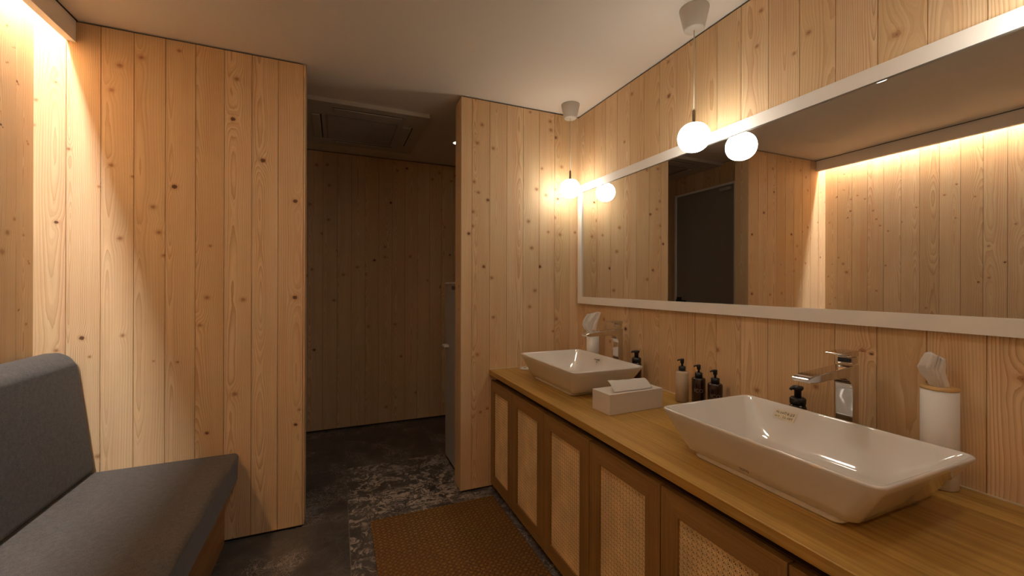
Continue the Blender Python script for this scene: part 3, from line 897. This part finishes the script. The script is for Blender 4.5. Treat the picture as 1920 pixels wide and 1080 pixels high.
def make_bottle(mat_, R, hs, label, text=True, collar=.0145, sc=1.0, group='pump bottles between the basins'):
    e = empty('pump_bottle', (0, 0, CT1), label, 'pump bottle', group)
    m = lathe([(R - .004, 0.0005), (R, .004), (R, hs - .006), (R - .002, hs - .002), (R - .006, hs), (collar * .9, hs + .0015), (.0001, hs + .0015)], 40)
    m.build('bottle', mat_, e)
    pump(e, hs + .001, collar, sc=sc)
    if text:
        # short printed letters wrapped on the side that faces the room
        ang = math.atan2(-1.25, -1.36)
        d = Vector((math.cos(ang), math.sin(ang), 0)); ax = Vector((0, 0, 1)).cross(d)
        me = text_mesh('ICO', .021, PRINT, 'lettering', Matrix.Identity(4), e)
        for v_ in me.data.vertices:
            a = v_.co.x / R
            rr = R + .0004 + v_.co.z
            p = d * (rr * math.cos(a)) + ax * (rr * math.sin(a))
            v_.co = (p.x, p.y, text_z(hs) + v_.co.y)
    return e
def text_z(hs): return hs * .54
bA = make_bottle(CLEAR, .0285, .1365, 'cloudy clear bottle with black pump, farthest of the three behind the basins', False, collar=.015); bA.location = (1.43, 1.408, CT1)
m = lathe([(.0268, .003), (.0268, .112), (.0001, .112)], 32); m.build('liquid', simple('pale_lotion', (.72, .50, .30), .4), bA)
bB = make_bottle(AMBER, .0275, .1265, 'dark amber pump bottle, middle one of the three between the basins', collar=.0155); bB.location = (1.43, 1.316, CT1)
bC = make_bottle(AMBER, .0280, .1205, 'dark amber pump bottle, nearest of the three between the basins', collar=.0165); bC.location = (1.43, 1.232, CT1)

def make_foam():
    e = empty('soap_dispenser', (0, 0, CT1), 'x', 'soap dispenser', 'black foam soap dispensers behind the basins')
    lathe([(.022, .0005), (.025, .004), (.025, .118), (.021, .128), (.0001, .129)], 36).build('bottle', AMBER, e)
    lathe([(.0225, .128), (.0235, .131), (.0235, .146), (.018, .151), (.0001, .151)], 32).build('collar', BLACK_PL, e)
    o = lathe([(.0105, .150), (.0105, .172), (.0145, .176), (.0165, .183), (.0150, .187), (.0001, .188)], 28).build('pump_head', BLACK_PL, e)
    p0 = Vector((0, 0, .181))
    tube([p0, p0 + NOZ * .022, p0 + NOZ * .027 + Vector((0, 0, -.005))], [.0065, .0055, .0045], 12).build('nozzle', BLACK_PL, o)
    return e
f1 = make_foam(); f1.location = (1.415, .893, CT1); f1['label'] = 'black foam soap dispenser peeking over the nearer basin rim'
f2 = copy_tree(f1); f2.location = (1.420, 1.703, CT1); f2['label'] = 'black foam soap dispenser behind the near corner of the farther basin'

# ---------------------------------------------------------------- tissues
def crumple(pts_fn, nu, nv, name, parent, thick=.0006):
    mb = MB()
    g = [[pts_fn(i / nu, j / nv) for i in range(nu + 1)] for j in range(nv + 1)]
    for j in range(nv):
        for i in range(nu):
            mb.face([g[j][i], g[j][i + 1], g[j + 1][i + 1], g[j + 1][i]], smooth=True)
    o = mb.build(name, TISSUE, parent)
    md = o.modifiers.new('solid', 'SOLIDIFY'); md.thickness = thick
    return o

def make_canister(seed, rt, outline, drop=0.0, fwd_=0.0):
    e = empty('tissue_canister', (0, 0, CT1), 'x', 'tissue canister', 'round white tissue canisters on the worktop')
    R, Hc = .0368, .252
    lathe([(R - .002, .0005), (R, .003), (R, Hc), (.02, Hc + .001), (.0001, Hc + .001)], 48).build('canister', CANVAS, e)
    lathe([(R + .0005, Hc + .0005), (R + .0005, Hc + .0075), (.014, Hc + .008), (.012, Hc + .002)], 48, caps=(False, False)).build('lid_ring', BAMBOO, e)
    side = Vector((math.cos(rt), math.sin(rt), 0)); dep = Vector((-side.y, side.x, 0))
    rr = random.Random(seed)
    Lc, Rc, Ht_ = outline
    def lerp(c, t):
        x = t * (len(c) - 1); i = min(int(x), len(c) - 2); f = x - i; f = f * f * (3 - 2 * f) * .5 + f * .5
        return c[i] * (1 - f) + c[i + 1] * f
    folds = [(rr.uniform(-.8, .8), rr.uniform(.5, 1.1) * rr.choice((-1, 1)), rr.uniform(.16, .40)) for _ in range(4)]
    crs = [(rr.uniform(0, math.pi), rr.uniform(-.3, .9), rr.uniform(.10, .30), rr.uniform(-1, 1)) for _ in range(6)]
    def sheet_fn(shift, flip):
        def fn(s, t):
            a = s * 2 - 1
            x = lerp(Lc, t) * (1 - s) + lerp(Rc, t) * s
            # creases fan out from the slot
            y = 0
            for c0, am, wd in folds:
                q_ = (a * flip - c0 * (.35 + .65 * t)) / wd
                y += am * max(0, 1 - abs(q_)) * .0065 * (.25 + t)
            for th, c0, wd, am in crs:
                q_ = (a * math.cos(th) + t * math.sin(th) - c0) / wd
                y += am * max(0, 1 - abs(q_)) * .0045
            y += .010 * (1 - a * a) * math.sin(t * math.pi * .9) * flip + shift * t - fwd_
            z = Ht_ * t + .006 * t * math.sin(a * 2.2 + seed) - .005 * t * abs(a) ** 3
            p = side * x + dep * y
            return (p.x, p.y, Hc + .002 + z - drop * (1 - t))
        return fn
    crumple(sheet_fn(.004, 1), 40, 20, 'tissue', e, .0005)
    crumple(sheet_fn(-.006, -1), 40, 20, 'tissue', e, .0005)
    return e
VIEW_R = math.atan2(-.72, .69)
c1 = make_canister(3, R_(-69), ((-.015, -.024, -.036, -.042, -.036, -.029), (.019, .0175, .013, .0105, .012, .011), .088)); c1.location = (1.4520, .556, CT1 + .0); c1['label'] = 'white tissue canister with a bamboo rim behind the right end of the nearer basin'
c2 = make_canister(6, R_(-34), ((-.022, -.050, -.062, -.060, -.048, -.034), (.018, .020, .024, .030, .038, .046), .106), .012, .034); c2.location = (1.4035, 2.072, CT1); c2['label'] = 'white tissue canister behind the faucet of the farther basin'

tb = empty('tissue_box', (1.14, 1.4225, CT1), 'low white rectangular tissue box between the two basins', 'tissue box', rz=R_(1.8))
def rbox(hx, hy, z0, z1, name, m, par, bev=.002):
    q = MB(); q.box(-hx, hx, -hy, hy, z0, z1); return q.build(name, m, par, bevel=bev)
rbox(.1405, .057, .0006, .0835, 'box', BOXWHITE, tb, .0016)
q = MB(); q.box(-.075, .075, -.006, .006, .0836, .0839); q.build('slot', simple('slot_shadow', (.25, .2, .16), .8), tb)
def sheet(s, t):
    x = (-.105 + .20 * s) * (1 - .0 * t) + .012 * t + (.006 * math.sin(s * 3))
    y = -.045 + .062 * t + .0015 * math.sin(s * 7 + t * 2)
    z = .0865 + .034 * math.sin(t * math.pi * .5) * (1 - .18 * s) + .0007 * math.sin(s * 9 + 1) * t + .0006 * math.sin(s * 21) * t
    return (x, y, z)
crumple(sheet, 30, 12, 'tissue', tb)

# round grommet on the worktop by the far corner
e = empty('worktop_grommet', (1.074, 2.318, CT1), 'small white round ring on the worktop beyond the farther basin', 'grommet')
lathe([(.030, .0004), (.032, .003), (.030, .008), (.024, .009), (.022, .006), (.0215, .002)], 32, caps=(False, False)).build('ring', CANVAS, e)
lathe([(.022, .002), (.0001, .0022)], 28, caps=(False, True)).build('centre', CAB_DARK, e)
for k in range(3):
    a = k * 2.1
    tube([(.010 * math.cos(a), .010 * math.sin(a), .002), (.006 * math.cos(a + 1), .006 * math.sin(a + 1), .008), (.012 * math.cos(a + 2), .012 * math.sin(a + 2), .004)], .003, 8).build('bead', CHROME, e)

# ---------------------------------------------------------------- bench sofa
sofa = empty('bench_sofa', (-.8, 1.3, 0), 'grey fabric bench with a high backrest along the left wall', 'bench')
SY0, SY1 = 0.20, 2.366
q = MB(); q.box(-1.155, -.495, SY0 + .01, SY1, .001, .330, grain='y'); local(q, 'base', OAK_BENCH, sofa)
def soft(profile, y0, y1, name, bev, seg=5):
    return local(prism(profile, 'y', y0, y1), name, FABRIC, sofa, bevel=bev, seg=seg)
soft([(-1.10, .330), (-1.10, .428), (-.449, .432), (-.437, .420), (-.441, .300), (-.475, .300), (-.495, .3295)], SY0, SY1, 'seat_cushion', .012)
soft([(-1.163, .432), (-1.163, .935), (-1.135, .957), (-1.080, .957), (-1.045, .940), (-1.022, .900), (-.966, .434)], SY0, SY1, 'backrest', .020, 6)

# ---------------------------------------------------------------- woven mat
q = MB()
MX0, MX1, MY0, MY1 = .166, .850, .75, 2.282
nx, ny = 30, 60
rng = random.Random(2)
zt = [[.0085 + rng.uniform(-.0006, .0006) for _ in range(ny + 1)] for _ in range(nx + 1)]
for i in range(nx):
    for j in range(ny):
        P = lambda a, b_: (MX0 + (MX1 - MX0) * a / nx, MY0 + (MY1 - MY0) * b_ / ny, zt[a][b_])
        pts = [P(i, j), P(i + 1, j), P(i + 1, j + 1), P(i, j + 1)]
        q.face(pts, [(p[0], p[1]) for p in pts], smooth=True)
for pts in ([(MX0, MY0), (MX0, MY1)], [(MX0, MY1), (MX1, MY1)], [(MX1, MY1), (MX1, MY0)], [(MX1, MY0), (MX0, MY0)]):
    (a, b_), (c, d) = pts
    q.face([(a, b_, .0004), (c, d, .0004), (c, d, .0082), (a, b_, .0082)], [(a, b_), (c, d), (c, d + .008), (a, b_ + .008)])
mt = q.build('floor_mat', MAT_WEAVE, merge=False)
tag(mt, 'brown woven mat on the dark tiled floor in front of the cabinet', 'mat')

# ---------------------------------------------------------------- appliance behind the right partition
ap = empty('tall_appliance', (.90, 2.77, 0), 'tall slim white appliance half hidden behind the right partition', 'appliance')
q = MB(); q.box(.722, 1.08, 2.60, 2.928, .03, 1.252); local(q, 'housing', SHELF, ap, bevel=.004)
q = MB(); q.box(.735, 1.07, 2.61, 2.915, .001, .03); local(q, 'plinth', DARK_GAP, ap)
q = MB(); q.box(.716, 1.082, 2.595, 2.932, 1.254, 1.268); local(q, 'top_cover', CANVAS, ap, bevel=.002)
q = MB(); q.box(.7185, .7225, 2.64, 2.745, 1.215, 1.240); local(q, 'display', BLACK_PL, ap)
q = MB(); q.box(.690, .723, 2.83, 2.90, .812, .828); local(q, 'handle', CANVAS, ap, bevel=.003)
